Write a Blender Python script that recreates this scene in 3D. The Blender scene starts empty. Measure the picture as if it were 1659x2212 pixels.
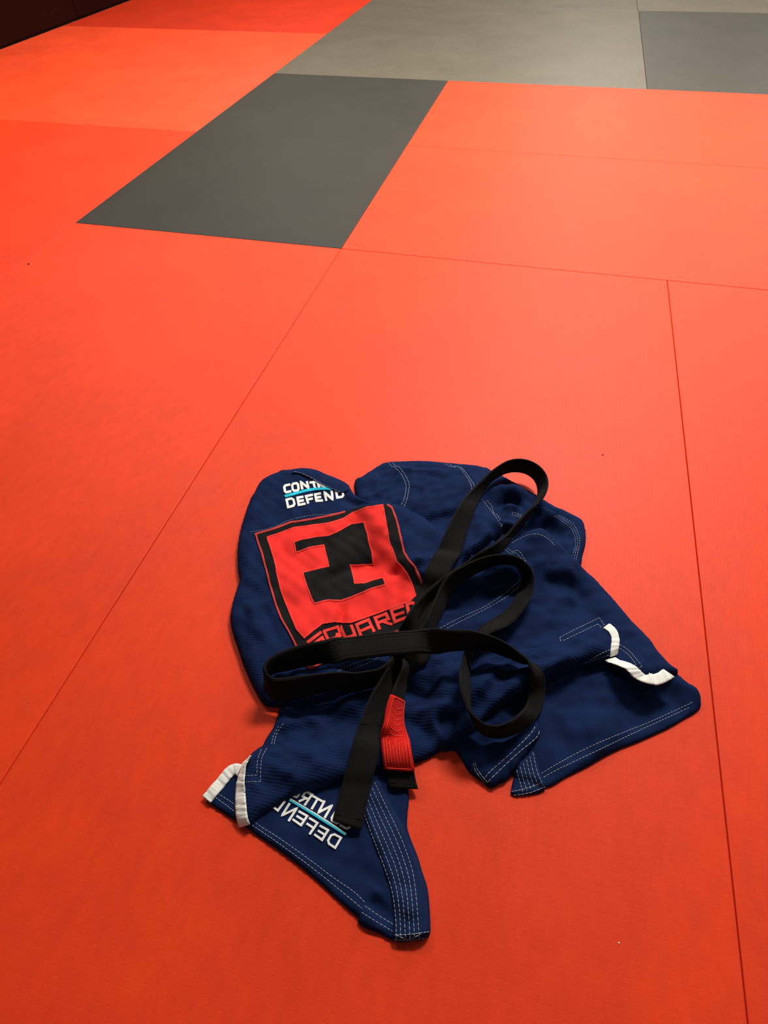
import bpy, bmesh, math, random
import numpy as np
from mathutils import Vector, Matrix
from mathutils.bvhtree import BVHTree
from mathutils.geometry import delaunay_2d_cdt

random.seed(7)
RNG = np.random.RandomState(11)
scene = bpy.context.scene
COL = scene.collection

# ------------------------------------------------------------------ camera
F_PX, IW, IH = 1279.425, 1659.0, 2212.0
RV = np.array([2.417484582375074, 0.2924107456303479, -0.14057598641418953])
CAM = np.array([0.6433208414522275, -1.856715678849173, 0.9205291437571962])


def rodrigues(rv):
    t = np.linalg.norm(rv)
    k = rv / t
    K = np.array([[0, -k[2], k[1]], [k[2], 0, -k[0]], [-k[1], k[0], 0]])
    return np.eye(3) + math.sin(t) * K + (1 - math.cos(t)) * K @ K


RW2C = rodrigues(RV)
cam_data = bpy.data.cameras.new('camera')
cam = bpy.data.objects.new('camera', cam_data)
COL.objects.link(cam)
cam_data.sensor_fit = 'VERTICAL'
cam_data.sensor_height = 36.0
cam_data.lens = F_PX / IH * 36.0
cam_data.clip_start = 0.02
cam_data.clip_end = 60
R3 = RW2C.T @ np.diag([1, -1, -1])
M4 = Matrix.Identity(4)
for i in range(3):
    for j in range(3):
        M4[i][j] = R3[i, j]
    M4[i][3] = CAM[i]
cam.matrix_world = M4
scene.camera = cam

# ------------------------------------------------------------------ light
scene.view_settings.view_transform = 'Standard'
scene.view_settings.look = 'None'
scene.view_settings.gamma = 1.0
scene.view_settings.exposure = 0.0
scene.view_settings.use_curve_mapping = False

world = bpy.data.worlds.new('world')
scene.world = world
world.use_nodes = True
world.node_tree.nodes['Background'].inputs[0].default_value = (1.0, 0.95, 0.88, 1)
world.node_tree.nodes['Background'].inputs[1].default_value = 0.09


def ceiling_lamp(name, loc, size, power, color=(1.0, 0.95, 0.87)):
    ld = bpy.data.lights.new(name, 'AREA')
    ld.shape = 'RECTANGLE'
    ld.size, ld.size_y = size
    ld.energy = power
    ld.color = color
    o = bpy.data.objects.new(name, ld)
    COL.objects.link(o)
    o.location = loc
    return o


# fluorescent ceiling panels of the training hall
for lx, ly, pw in ((0.95, 1.2, 146), (3.6, 1.2, 22), (0.95, 4.2, 46), (3.6, 4.2, 36), (-1.8, 1.2, 44), (-1.8, 4.2, 36), (0.95, 6.9, 70), (3.6, 6.9, 60)):
    ceiling_lamp('ceiling_panel_light', (lx, ly, 2.75), (1.2, 0.6), pw * 1.27)


# ------------------------------------------------------------------ helpers
def at(px, py, z=0.0):
    d = RW2C.T @ np.array([(px - IW / 2) / F_PX, (py - IH / 2) / F_PX, 1.0])
    t = (z - CAM[2]) / d[2]
    return CAM + t * d


def ray_dirs(P):
    P = np.asarray(P, float)
    d = np.stack([(P[:, 0] - IW / 2) / F_PX, (P[:, 1] - IH / 2) / F_PX, np.ones(len(P))], 1) @ RW2C
    return d / np.linalg.norm(d, axis=1)[:, None]


def at_arr(P, z):
    d = ray_dirs(P)
    t = (z - CAM[2]) / d[:, 2]
    return CAM + d * t[:, None]


def zz(ox, oy, s, pts):
    """coordinates read in an enlarged crop of the photograph -> photo frame"""
    out = []
    for p in pts:
        out.append((ox + p[0] / s, oy + p[1] / s) + tuple(p[2:]))
    return out


def Za(p): return zz(480, 970, 3.456, p)
def Zb(p): return zz(820, 970, 3.456, p)
def Zc(p): return zz(1060, 1130, 3.456, p)
def Ze(p): return zz(420, 1560, 3.072, p)
def Zf(p): return zz(820, 1350, 3.95, p)
def Zg(p): return zz(540, 990, 6.636, p)
def Zh(p): return zz(740, 980, 6.636, p)
def Zi(p): return zz(960, 980, 5.184, p)
def Zj(p): return zz(820, 1200, 6.636, p)
def Zk(p): return zz(560, 1330, 5.53, p)
def Zl(p): return zz(780, 1360, 6.636, p)
def Zm(p): return zz(980, 1370, 6.38, p)
def Zn(p): return zz(560, 1680, 6.9125, p)


def link(name, me, mat, parent=None):
    o = bpy.data.objects.new(name, me)
    COL.objects.link(o)
    if mat is not None:
        me.materials.append(mat)
    if parent is not None:
        o.parent = parent
    return o


def smooth(me, on=True):
    me.polygons.foreach_set('use_smooth', [on] * len(me.polygons))


def catmull(P, n, closed=False):
    P = np.asarray(P, float)
    N = len(P)
    out = []
    rng = N if closed else N - 1
    for i in range(rng):
        if closed:
            p0, p1, p2, p3 = P[i - 1], P[i], P[(i + 1) % N], P[(i + 2) % N]
        else:
            p0, p1, p2, p3 = P[max(i - 1, 0)], P[i], P[i + 1], P[min(i + 2, N - 1)]
        for k in range(n):
            t = k / n
            out.append(0.5 * ((2 * p1) + (-p0 + p2) * t + (2 * p0 - 5 * p1 + 4 * p2 - p3) * t * t + (-p0 + 3 * p1 - 3 * p2 + p3) * t ** 3))
    if not closed:
        out.append(P[-1])
    return np.array(out)


def resample(P, step, closed=False):
    P = np.asarray(P, float)
    if closed:
        P = np.vstack([P, P[:1]])
    seg = np.linalg.norm(np.diff(P[:, :3], axis=0), axis=1)
    s = np.concatenate([[0], np.cumsum(seg)])
    n = max(2, int(round(s[-1] / step)))
    q = np.linspace(0, s[-1], n + 1)
    R = np.stack([np.interp(q, s, P[:, k]) for k in range(P.shape[1])], 1)
    return R[:-1] if closed else R


def inside(poly, X, Y):
    x1, y1 = poly[:, 0], poly[:, 1]
    x2, y2 = np.roll(x1, -1), np.roll(y1, -1)
    c = np.zeros(X.shape, bool)
    for a, b, e, f in zip(x1, y1, x2, y2):
        if b == f:
            continue
        m = ((b > Y) != (f > Y)) & (X < (e - a) * (Y - b) / (f - b) + a)
        c ^= m
    return c


# ------------------------------------------------------------------ materials
def new_mat(name):
    m = bpy.data.materials.new(name)
    m.use_nodes = True
    nt = m.node_tree
    b = nt.nodes['Principled BSDF']
    return m, nt, b


def node(nt, t, **kw):
    n = nt.nodes.new(t)
    for k, v in kw.items():
        setattr(n, k, v)
    return n


def mixrgb(nt, fac, a, b, blend='MIX'):
    n = nt.nodes.new('ShaderNodeMix')
    n.data_type = 'RGBA'
    n.blend_type = blend
    for sock, val in ((0, fac), (6, a), (7, b)):
        if hasattr(val, 'is_linked') or hasattr(val, 'links'):
            nt.links.new(val, n.inputs[sock])
        else:
            n.inputs[sock].default_value = val
    return n.outputs[2]


def mat_vinyl(name, rgb, rough, spec=0.24, rot=0.0, bump=0.16, var=0.10, sheen=0.0):
    m, nt, b = new_mat(name)
    tc = node(nt, 'ShaderNodeTexCoord')
    mp = node(nt, 'ShaderNodeMapping')
    mp.inputs['Rotation'].default_value[2] = rot
    nt.links.new(tc.outputs['Object'], mp.inputs['Vector'])
    # worn, slightly blotchy colour
    n1 = node(nt, 'ShaderNodeTexNoise')
    n1.inputs['Scale'].default_value = 3.1
    n1.inputs['Detail'].default_value = 7
    n1.inputs['Roughness'].default_value = 0.62
    nt.links.new(mp.outputs[0], n1.inputs['Vector'])
    r1 = node(nt, 'ShaderNodeMapRange')
    r1.inputs[1].default_value, r1.inputs[2].default_value = 0.3, 0.7
    nt.links.new(n1.outputs[0], r1.inputs[0])
    lo = tuple(c * (1 - var) for c in rgb) + (1,)
    hi = tuple(min(1, c * (1 + var)) for c in rgb) + (1,)
    col = mixrgb(nt, r1.outputs[0], lo, hi)
    # scuffs
    n2 = node(nt, 'ShaderNodeTexNoise')
    n2.inputs['Scale'].default_value = 14
    n2.inputs['Detail'].default_value = 4
    nt.links.new(mp.outputs[0], n2.inputs['Vector'])
    r2 = node(nt, 'ShaderNodeMapRange')
    r2.inputs[1].default_value, r2.inputs[2].default_value = 0.66, 0.8
    r2.inputs[4].default_value = 0.12
    nt.links.new(n2.outputs[0], r2.inputs[0])
    col = mixrgb(nt, r2.outputs[0], col, tuple(min(1, c * 1.3 + 0.05) for c in rgb) + (1,))
    n4 = node(nt, 'ShaderNodeTexNoise')
    n4.inputs['Scale'].default_value = 55
    n4.inputs['Detail'].default_value = 4
    mp2 = node(nt, 'ShaderNodeMapping')
    mp2.inputs['Scale'].default_value = (0.45, 1.0, 1.0)
    nt.links.new(mp.outputs[0], mp2.inputs['Vector'])
    nt.links.new(mp2.outputs[0], n4.inputs['Vector'])
    r4 = node(nt, 'ShaderNodeMapRange')
    r4.inputs[1].default_value, r4.inputs[2].default_value = 0.3, 0.7
    r4.inputs[3].default_value, r4.inputs[4].default_value = 0.955, 1.045
    nt.links.new(n4.outputs[0], r4.inputs[0])
    sc = node(nt, 'ShaderNodeVectorMath', operation='SCALE')
    nt.links.new(col, sc.inputs[0])
    nt.links.new(r4.outputs[0], sc.inputs['Scale'])
    col = sc.outputs[0]
    nt.links.new(col, b.inputs['Base Color'])
    rr = node(nt, 'ShaderNodeMapRange')
    rr.inputs[3].default_value, rr.inputs[4].default_value = rough - 0.05, rough + 0.07
    nt.links.new(n1.outputs[0], rr.inputs[0])
    nt.links.new(rr.outputs[0], b.inputs['Roughness'])
    b.inputs['Specular IOR Level'].default_value = spec
    # pressed straw-weave grain: short ridges in rows
    br = node(nt, 'ShaderNodeTexBrick')
    br.offset = 0.5
    br.inputs['Color1'].default_value = (1, 1, 1, 1)
    br.inputs['Color2'].default_value = (.75, .75, .75, 1)
    br.inputs['Mortar'].default_value = (0, 0, 0, 1)
    br.inputs['Scale'].default_value = 1.0
    br.inputs['Mortar Size'].default_value = 0.0007
    br.inputs['Mortar Smooth'].default_value = 1.0
    br.inputs['Brick Width'].default_value = 0.020
    br.inputs['Row Height'].default_value = 0.007
    nt.links.new(mp.outputs[0], br.inputs['Vector'])
    n3 = node(nt, 'ShaderNodeTexNoise')
    n3.inputs['Scale'].default_value = 120
    n3.inputs['Detail'].default_value = 3
    nt.links.new(mp.outputs[0], n3.inputs['Vector'])
    ad = node(nt, 'ShaderNodeMath', operation='ADD')
    nt.links.new(br.outputs['Color'], ad.inputs[0])
    nt.links.new(n3.outputs[0], ad.inputs[1])
    bp = node(nt, 'ShaderNodeBump')
    bp.inputs['Strength'].default_value = bump
    bp.inputs['Distance'].default_value = 0.0008
    nt.links.new(ad.outputs[0], bp.inputs['Height'])
    nt.links.new(bp.outputs[0], b.inputs['Normal'])
    return m


def mat_cloth(name, rgb, rib=0.0, period=0.0032, angle=0.0, bump=0.6, sheen=0.0, rough=0.9, var=0.18, fine=900, tint=None):
    """woven cotton; rib > 0 adds the ridged rows of the jacket weave"""
    m, nt, b = new_mat(name)
    tc = node(nt, 'ShaderNodeTexCoord')
    mp = node(nt, 'ShaderNodeMapping')
    mp.inputs['Rotation'].default_value[2] = angle
    nt.links.new(tc.outputs['Object'], mp.inputs['Vector'])
    n1 = node(nt, 'ShaderNodeTexNoise')
    n1.inputs['Scale'].default_value = 26
    n1.inputs['Detail'].default_value = 6
    nt.links.new(mp.outputs[0], n1.inputs['Vector'])
    lo = tuple(c * (1 - var) for c in rgb) + (1,)
    hi = tuple(min(1, c * (1 + var)) for c in rgb) + (1,)
    col = mixrgb(nt, n1.outputs[0], lo, hi)
    n2 = node(nt, 'ShaderNodeTexNoise')
    n2.inputs['Scale'].default_value = fine
    n2.inputs['Detail'].default_value = 2
    nt.links.new(mp.outputs[0], n2.inputs['Vector'])
    h = n2.outputs[0]
    if rib > 0:
        wv = node(nt, 'ShaderNodeTexWave', wave_type='BANDS', bands_direction='Y', wave_profile='SIN')
        wv.inputs['Scale'].default_value = 2 * math.pi / (20.0 * period)
        wv.inputs['Distortion'].default_value = 2.2
        wv.inputs['Detail'].default_value = 1.0
        wv.inputs['Detail Scale'].default_value = 0.06
        nt.links.new(mp.outputs[0], wv.inputs['Vector'])
        mu = node(nt, 'ShaderNodeMath', operation='MULTIPLY_ADD')
        mu.inputs[1].default_value = rib * 1.7
        nt.links.new(wv.outputs['Fac'], mu.inputs[0])
        nt.links.new(h, mu.inputs[2])
        h = mu.outputs[0]
        rg = node(nt, 'ShaderNodeMapRange')
        rg.inputs[3].default_value, rg.inputs[4].default_value = 0.88, 1.06
        nt.links.new(wv.outputs['Fac'], rg.inputs[0])
        vm = node(nt, 'ShaderNodeVectorMath', operation='SCALE')
        nt.links.new(col, vm.inputs[0])
        nt.links.new(rg.outputs[0], vm.inputs['Scale'])
        col = vm.outputs[0]
    nt.links.new(col, b.inputs['Base Color'])
    b.inputs['Roughness'].default_value = rough
    b.inputs['Specular IOR Level'].default_value = 0.06
    b.inputs['Sheen Weight'].default_value = sheen
    b.inputs['Sheen Roughness'].default_value = 0.5
    b.inputs['Sheen Tint'].default_value = (tint or (min(1, rgb[0] * 4 + .2), min(1, rgb[1] * 4 + .25), min(1, rgb[2] * 4 + .3))) + (1,)
    bp = node(nt, 'ShaderNodeBump')
    bp.inputs['Strength'].default_value = bump
    bp.inputs['Distance'].default_value = 0.0005
    nt.links.new(h, bp.inputs['Height'])
    nt.links.new(bp.outputs[0], b.inputs['Normal'])
    return m


RED = (0.78, 0.047, 0.0085)
M_RED = mat_vinyl('mat_red_vinyl', RED, 0.55, rot=math.pi / 2)
M_RED_T = mat_vinyl('mat_red_vinyl_tint_low_sheen', (0.56, 0.027, 0.003), 0.62)  # same red; duller look of the other weave direction painted as darker colour
M_RED_M = mat_vinyl('mat_red_vinyl_tint_mid_sheen', (0.76, 0.040, 0.006), 0.58, rot=math.pi / 2)  # same red, slightly darkened to paint in a weaker weave sheen
M_RED_L = mat_vinyl('mat_red_vinyl_tint_high_sheen', (0.84, 0.070, 0.019), 0.50)  # same red; sheen along the weave painted in as a lighter base colour
M_GREY = mat_vinyl('mat_charcoal_vinyl', (0.033, 0.029, 0.023), 0.55, var=0.10)
M_GREY_L = mat_vinyl('mat_charcoal_vinyl_tint_high_sheen', (0.118, 0.100, 0.072), 0.46, rot=math.pi / 2, var=0.08)  # weave sheen on the charcoal put into a paler base colour
M_GREY_M = mat_vinyl('mat_charcoal_vinyl_tint_mid_sheen', (0.052, 0.045, 0.033), 0.52, var=0.08)  # charcoal with less of the weave sheen painted into its colour
M_SUB = mat_vinyl('subfloor_dark', (0.03, 0.006, 0.004), 0.9, bump=0.1)
M_PAD = mat_vinyl('wall_pad_vinyl', (0.018, 0.0030, 0.0012), 0.8, spec=0.03)
M_WALL = mat_vinyl('wall_plaster', (0.5, 0.46, 0.40), 0.9, bump=0.1)

NAVY = (0.0072, 0.0170, 0.064)
M_RIB = mat_cloth('navy_rib_weave', NAVY, rib=0.6, period=0.0040, angle=math.radians(-8))
M_RIB_D = mat_cloth('navy_rib_weave_diagonal', NAVY, rib=0.6, period=0.0040, angle=math.radians(-22))
M_RIB_S = mat_cloth('navy_rib_weave_skirt', NAVY, rib=0.55, period=0.0044, angle=math.radians(-4))
M_NAVY = mat_cloth('navy_twill', NAVY, rib=0.25, period=0.0016, angle=math.radians(-30), bump=0.4)
M_COLLAR = mat_cloth('navy_collar_cotton', (0.0100, 0.0215, 0.074), rib=0.2, period=0.0016, angle=math.radians(50))
M_THREAD = mat_cloth('pale_thread', (0.40, 0.44, 0.52), bump=0.3, sheen=0.1)
M_THREAD2 = mat_cloth('navy_thread', (0.030, 0.048, 0.110), bump=0.3)
M_WHITE = mat_cloth('white_embroidery', (0.97, 0.96, 0.92), rib=0.5, period=0.0009, bump=0.4, var=0.05)
M_CYAN = mat_cloth('cyan_embroidery', (0.03, 0.58, 0.78), rib=0.5, period=0.0009, bump=0.4, var=0.08)
M_TAPE = mat_cloth('white_cotton_tape', (0.90, 0.88, 0.82), rib=0.3, period=0.002, bump=0.5, var=0.08)
M_PBLACK = mat_cloth('black_patch_felt', (0.0115, 0.0105, 0.011), bump=0.5, fine=500, sheen=0.15, var=0.3)
M_PRED = mat_cloth('red_patch_felt', (0.86, 0.036, 0.030), bump=0.5, fine=500, sheen=0.1, var=0.08)
M_PEDGE = mat_cloth('red_satin_edge', (0.92, 0.060, 0.050), rib=0.4, period=0.0008, bump=0.4, sheen=0.1, var=0.05)
M_PBORD = mat_cloth('faded_red_border_thread', (0.58, 0.055, 0.050), rib=0.4, period=0.001, bump=0.4, sheen=0.1)
M_BELT = mat_cloth('black_belt_cotton', (0.0095, 0.0090, 0.0088), rib=0.3, period=0.0012, bump=0.6, sheen=0.06, rough=0.8, tint=(.5, .5, .5))
M_BAR = mat_cloth('red_bar_cotton', (0.66, 0.016, 0.012), rib=0.5, period=0.0014, angle=1.3, bump=0.6, sheen=0.1)
M_BARST = mat_cloth('bar_thread', (0.85, 0.07, 0.04), bump=0.4, sheen=0.1)

# ------------------------------------------------------------------ setting
def structure(o):
    o['kind'] = 'structure'
    return o


def box_mesh(name, size, bevel=0.0, seg=2):
    bm = bmesh.new()
    bmesh.ops.create_cube(bm, size=1)
    bmesh.ops.scale(bm, vec=size, verts=bm.verts)
    if bevel:
        bmesh.ops.bevel(bm, geom=bm.edges[:], offset=bevel, segments=seg, affect='EDGES', profile=0.5)
    me = bpy.data.meshes.new(name)
    bm.to_mesh(me)
    bm.free()
    smooth(me, False)
    return me


MT = 0.04
floor = structure(link('floor', box_mesh('floor', (10.4, 15.0, 0.1)), M_SUB))
floor.location = (2.0, 4.5, -MT - 0.05)
C0, C1, C2, C3, C4 = -3.075, -1.014, 0.0, 1.034, 2.04
G = 0.0011
MATS = [
    (C1, C2, 0.0, 2.0, M_GREY, 'charcoal mat running away between the red mats'),
    (C1, C3 + .004, 2.0, 3.965, M_GREY_L, 'charcoal mat with weave sheen painted pale at the top centre'),
    (C3 + .004, 3.05, 2.0, 3.965, M_GREY_M, 'charcoal mat with weaker painted weave sheen at the top right'),
    (C1, C3, 3.965, 5.95, M_GREY_L, None),
    (C3, 3.05, 3.965, 5.95, M_GREY_L, None),
    (C2, C4, 0.986, 2.0, M_RED, None), (C2, C4, 0.0, 0.986, M_RED, None),
    (C4, 4.05, 0.986, 2.0, M_RED, None), (C4, 4.05, 0.0, 0.986, M_RED, None),
    (C0, C1, 0.986, 2.984, M_RED_L, None), (C0, C1, 2.984, 4.98, M_RED_T, None), (C0, C1, 4.98, 6.98, M_RED_L, None),
    (C0, C1, -1.014, 0.986, M_RED_M, None), (C0, C1, -3.0, -1.014, M_RED, None),
    (C1, C2, -1.93, 0.0, M_RED, None), (C2, C3, -2.0, 0.0, M_RED, 'red mat under the blue jacket'),
    (C3, C4, -2.0, 0.0, M_RED, None), (C4, 4.05, -2.0, 0.0, M_RED, None),
    (C1, C2, -3.0, -1.93, M_RED, None), (C2, C4, -3.0, -2.0, M_RED, None),
    (C1, C3, 5.95, 7.95, M_RED, None), (C3, 3.05, 5.95, 7.95, M_RED, None),
    (C0, C1, 6.98, 8.98, M_RED_T, None), (C0, C1, 8.98, 10.98, M_RED, None), (C1, C3, 7.95, 9.95, M_RED, None), (C3, 3.05, 7.95, 9.95, M_RED, None), (C1, C3, 9.95, 11.95, M_RED, None), (C3, 3.05, 9.95, 11.95, M_RED, None),
    (3.05, 5.05, 2.0, 3.965, M_GREY_M, None), (3.05, 5.05, 3.965, 5.95, M_GREY_L, None),
]
for i, (x0, x1, y0, y1, mt, lab) in enumerate(MATS):
    me = box_mesh('floor_mat', (x1 - x0 - G, y1 - y0 - G, MT), bevel=0.0023, seg=2)
    o = link('floor_mat', me, mt, floor)
    o.matrix_parent_inverse = Matrix.Translation(-floor.location)
    o.location = ((x0 + x1) / 2, (y0 + y1) / 2, -MT / 2)
    if lab:
        o['label'] = lab

wall = structure(link('wall_left', box_mesh('wall_left', (0.1, 18.0, 3.4)), M_WALL))
wall.location = (C0 - 0.107, 6.0, 1.66)
for k in range(14):
    o = link('wall_pad', box_mesh('wall_pad', (0.05, 1.196, 1.8), bevel=0.012, seg=3), M_PAD, wall)
    o.matrix_parent_inverse = Matrix.Translation(-wall.location)
    o.location = (C0 - 0.028, -2.2 + 1.2 * k, 0.905)

# ------------------------------------------------------------------ height map of the heap of cloth
HX0, HY0, HR = 0.05, -1.90, 0.0025
HNX, HNY = 440, 440
H = np.zeros((HNY, HNX))
GX, GY = np.meshgrid(HX0 + HR * np.arange(HNX), HY0 + HR * np.arange(HNY))


def hsample(A, x, y):
    u = np.clip((np.asarray(x) - HX0) / HR, 0, HNX - 1.001)
    v = np.clip((np.asarray(y) - HY0) / HR, 0, HNY - 1.001)
    i, j = u.astype(int), v.astype(int)
    a, b = u - i, v - j
    return (A[j, i] * (1 - a) * (1 - b) + A[j, i + 1] * a * (1 - b) + A[j + 1, i] * (1 - a) * b + A[j + 1, i + 1] * a * b)


def blur(A, sig):
    r = int(3 * sig / HR) + 1
    k = np.exp(-0.5 * (np.arange(-r, r + 1) * HR / sig) ** 2)
    k /= k.sum()
    P = np.pad(A, r, mode='edge')
    P = np.apply_along_axis(lambda m: np.convolve(m, k, 'valid'), 0, P)
    return np.apply_along_axis(lambda m: np.convolve(m, k, 'valid'), 1, P)


def dilate(A, rad):
    n = int(round(rad / HR))
    B = A.copy()
    for dj in range(-n, n + 1):
        for di in range(-n, n + 1):
            if di * di + dj * dj <= n * n:
                B = np.maximum(B, np.roll(np.roll(A, dj, 0), di, 1))
    return B


def polyline_field(x, y, L):
    """unsigned distance, side and run 0..1 of the nearest point of a polyline"""
    best = np.full(x.shape, 1e9)
    side = np.zeros(x.shape)
    run = np.zeros(x.shape)
    seg = np.linalg.norm(np.diff(L, axis=0), axis=1)
    cum = np.concatenate([[0], np.cumsum(seg)])
    for i in range(len(L) - 1):
        ax, ay = L[i]
        dx, dy = L[i + 1] - L[i]
        l2 = dx * dx + dy * dy + 1e-12
        t = np.clip(((x - ax) * dx + (y - ay) * dy) / l2, 0, 1)
        qx, qy = x - ax - t * dx, y - ay - t * dy
        d = np.hypot(qx, qy)
        m = d < best
        best[m] = d[m]
        side[m] = np.sign(dx * qy - dy * qx)[m]
        run[m] = ((cum[i] + t * seg[i]) / cum[-1])[m]
    return best, side, run


class Noise:
    def __init__(self, scale, n=14, seed=0):
        r = np.random.RandomState(seed)
        a = r.rand(n) * 2 * math.pi
        f = (0.6 + 0.9 * r.rand(n)) * 2 * math.pi / scale
        self.kx, self.ky, self.ph = f * np.cos(a), f * np.sin(a), r.rand(n) * 2 * math.pi
        self.n = n

    def __call__(self, x, y):
        s = 0
        for a, b, p in zip(self.kx, self.ky, self.ph):
            s = s + np.sin(a * x + b * y + p)
        return s / math.sqrt(self.n / 2)


BVH = {}
WR = 1.4   # overall depth of the folds


def panel(name, pts, mat, parent, puff=0.01, r=None, wr=(), noise=0.0012, nscale=0.06, lift=0.003, drape=(0.006, 0.009), seed=1, step=0.0032, zo=0.0, follow=False):
    """a draped sheet of cloth: traced outline laid on what lies below, rounded rim, folds as ridges and valleys.
    pts: (px, py[, rim height])"""
    global H
    r = r or max(0.008, puff * 1.25)
    HB = np.maximum(blur(dilate(H, drape[0]), drape[1]), H) if drape[1] > 0 else H.copy()
    P = np.array([(p[0], p[1]) for p in pts], float)
    PF = np.array([p[2] if len(p) > 2 else puff for p in pts], float)
    z = np.zeros(len(P))
    for _ in range(6):
        w = at_arr(P, z)
        z = hsample(H, w[:, 0], w[:, 1]) + zo
    O = np.column_stack([w[:, 0], w[:, 1], np.zeros(len(P)), PF])
    O = resample(catmull(O, 5, True), step * 0.9, True)
    poly = O[:, :2]
    pfb = O[:, 3]
    nz0 = Noise(nscale, seed=seed)
    nz1 = Noise(nscale * 0.42, seed=seed + 50)
    nz = lambda a, b: nz0(a, b) + 0.42 * nz1(a, b)
    lines = []
    for (lp, amp, sg) in wr:
        LP = np.array(lp, float)
        zl = np.full(len(LP), 0.0)
        for _ in range(4):
            wl = at_arr(LP, zl)
            zl = hsample(HB, wl[:, 0], wl[:, 1]) + lift + puff
        lines.append((catmull(wl[:, :2], 4), amp, sg if isinstance(sg, tuple) else (sg, sg)))

    def zf(x, y):
        sh = x.shape
        x, y = x.ravel(), y.ravel()
        d = np.empty(len(x))
        pe = np.empty(len(x))
        for s in range(0, len(x), 8000):
            D = np.hypot(x[s:s + 8000, None] - poly[None, :, 0], y[s:s + 8000, None] - poly[None, :, 1])
            d[s:s + 8000] = D.min(1)
            wgt = 1.0 / (D + 1e-4) ** 3
            pe[s:s + 8000] = (wgt * pfb).sum(1) / wgt.sum(1)
        q = np.clip(d / r, 0, 1)
        prof = np.sqrt(np.clip(1 - (1 - q) ** 2, 0, 1))
        fade = np.clip(d / max(r, 0.012), 0, 1)
        zv = hsample(HB, x, y) * prof + hsample(H, x, y) * (1 - prof) + lift + pe * prof + noise * nz(x, y) * fade
        for L, amp, sg in lines:
            dd, sd, run = polyline_field(x, y, L)
            tp = np.clip(np.minimum(run, 1 - run) / 0.3, 0, 1)
            tp = tp * tp * (3 - 2 * tp)
            # past the ends of the stroke fall off too
            sgm = np.where(sd > 0, sg[0], sg[1])
            zv += WR * amp * (0.15 + 0.85 * tp) * np.exp(-0.5 * (dd / sgm) ** 2) * np.clip(d / 0.008, 0, 1)
        zv = np.maximum(zv, hsample(H, x, y) + lift * 0.7)
        return zv.reshape(sh)

    x0, y0 = poly.min(0)
    x1, y1 = poly.max(0)
    gx, gy = np.meshgrid(np.arange(x0, x1, step), np.arange(y0, y1, step))
    gx[1::2] += step / 2
    gx, gy = gx.ravel(), gy.ravel()
    ok = inside(poly, gx, gy)
    gx, gy = gx[ok], gy[ok]
    dmin = np.concatenate([np.hypot(gx[s:s + 8000, None] - poly[None, :, 0], gy[s:s + 8000, None] - poly[None, :, 1]).min(1) for s in range(0, len(gx), 8000)])
    ok = dmin > step * 0.55
    gx, gy = gx[ok], gy[ok]
    n = len(poly)
    V2 = [Vector((float(a), float(b))) for a, b in poly] + [Vector((float(a), float(b))) for a, b in zip(gx, gy)]
    vo, _, fo, *_ = delaunay_2d_cdt(V2, [(i, (i + 1) % n) for i in range(n)], [list(range(n))], 1, 1e-7)
    X = np.array([v.x for v in vo])
    Y = np.array([v.y for v in vo])
    Zv = zf(X, Y)
    faces = [list(f) for f in fo]
    # orient upwards
    for f in faces:
        a, b, c = f[:3]
        if (X[b] - X[a]) * (Y[c] - Y[a]) - (Y[b] - Y[a]) * (X[c] - X[a]) < 0:
            f.reverse()
    verts = [(float(a), float(b), float(c)) for a, b, c in zip(X, Y, Zv)]
    # rim: boundary edges dropped to what lies below
    cnt = {}
    for f in faces:
        for k in range(len(f)):
            e = (f[k], f[(k + 1) % len(f)])
            cnt[e] = 1
    bnd = [e for e in cnt if (e[1], e[0]) not in cnt]
    low = {}
    Hs = hsample(H, X, Y)
    for e in bnd:
        for v in e:
            if v not in low:
                low[v] = len(verts)
                verts.append((float(X[v]), float(Y[v]), float(max(0.0004, min(Hs[v] + 0.0003, Zv[v] - 0.001)))))
    for a, b in bnd:
        faces.append([b, a, low[a], low[b]])
    me = bpy.data.meshes.new(name)
    me.from_pydata(verts, [], faces)
    smooth(me)
    o = link(name, me, mat, parent)
    BVH[name] = BVHTree.FromPolygons([Vector(v) for v in verts], faces)
    m = inside(poly, GX, GY)
    zr = zf(GX[m], GY[m])
    H[m] = np.maximum(H[m], zr)
    return o


def cast(P, names, off=0.0):
    """photo points -> points on the named cloth panels (first hit along the sight line)"""
    D = ray_dirs(P)
    out, nor = [], []
    o = Vector(CAM)
    for k, d in enumerate(D):
        dv = Vector(d)
        best = None
        for nm in names:
            loc, nrm, idx, dist = BVH[nm].ray_cast(o, dv, 5.0)
            if loc is not None and (best is None or dist < best[2]):
                best = (loc, nrm, dist)
        if best is None:
            w = at(P[k][0], P[k][1], 0.02)
            z = float(hsample(H, w[0], w[1]))
            w = at(P[k][0], P[k][1], z)
            best = (Vector(w), Vector((0, 0, 1)), 0)
        nrm = best[1]
        if nrm.z < 0:
            nrm = -nrm
        if nrm.z < 0.35:
            nrm = (nrm + Vector((0, 0, 1))).normalized()
        out.append(best[0] + nrm * off)
        nor.append(nrm)
    return np.array([tuple(v) for v in out]), np.array([tuple(v) for v in nor])


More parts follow.
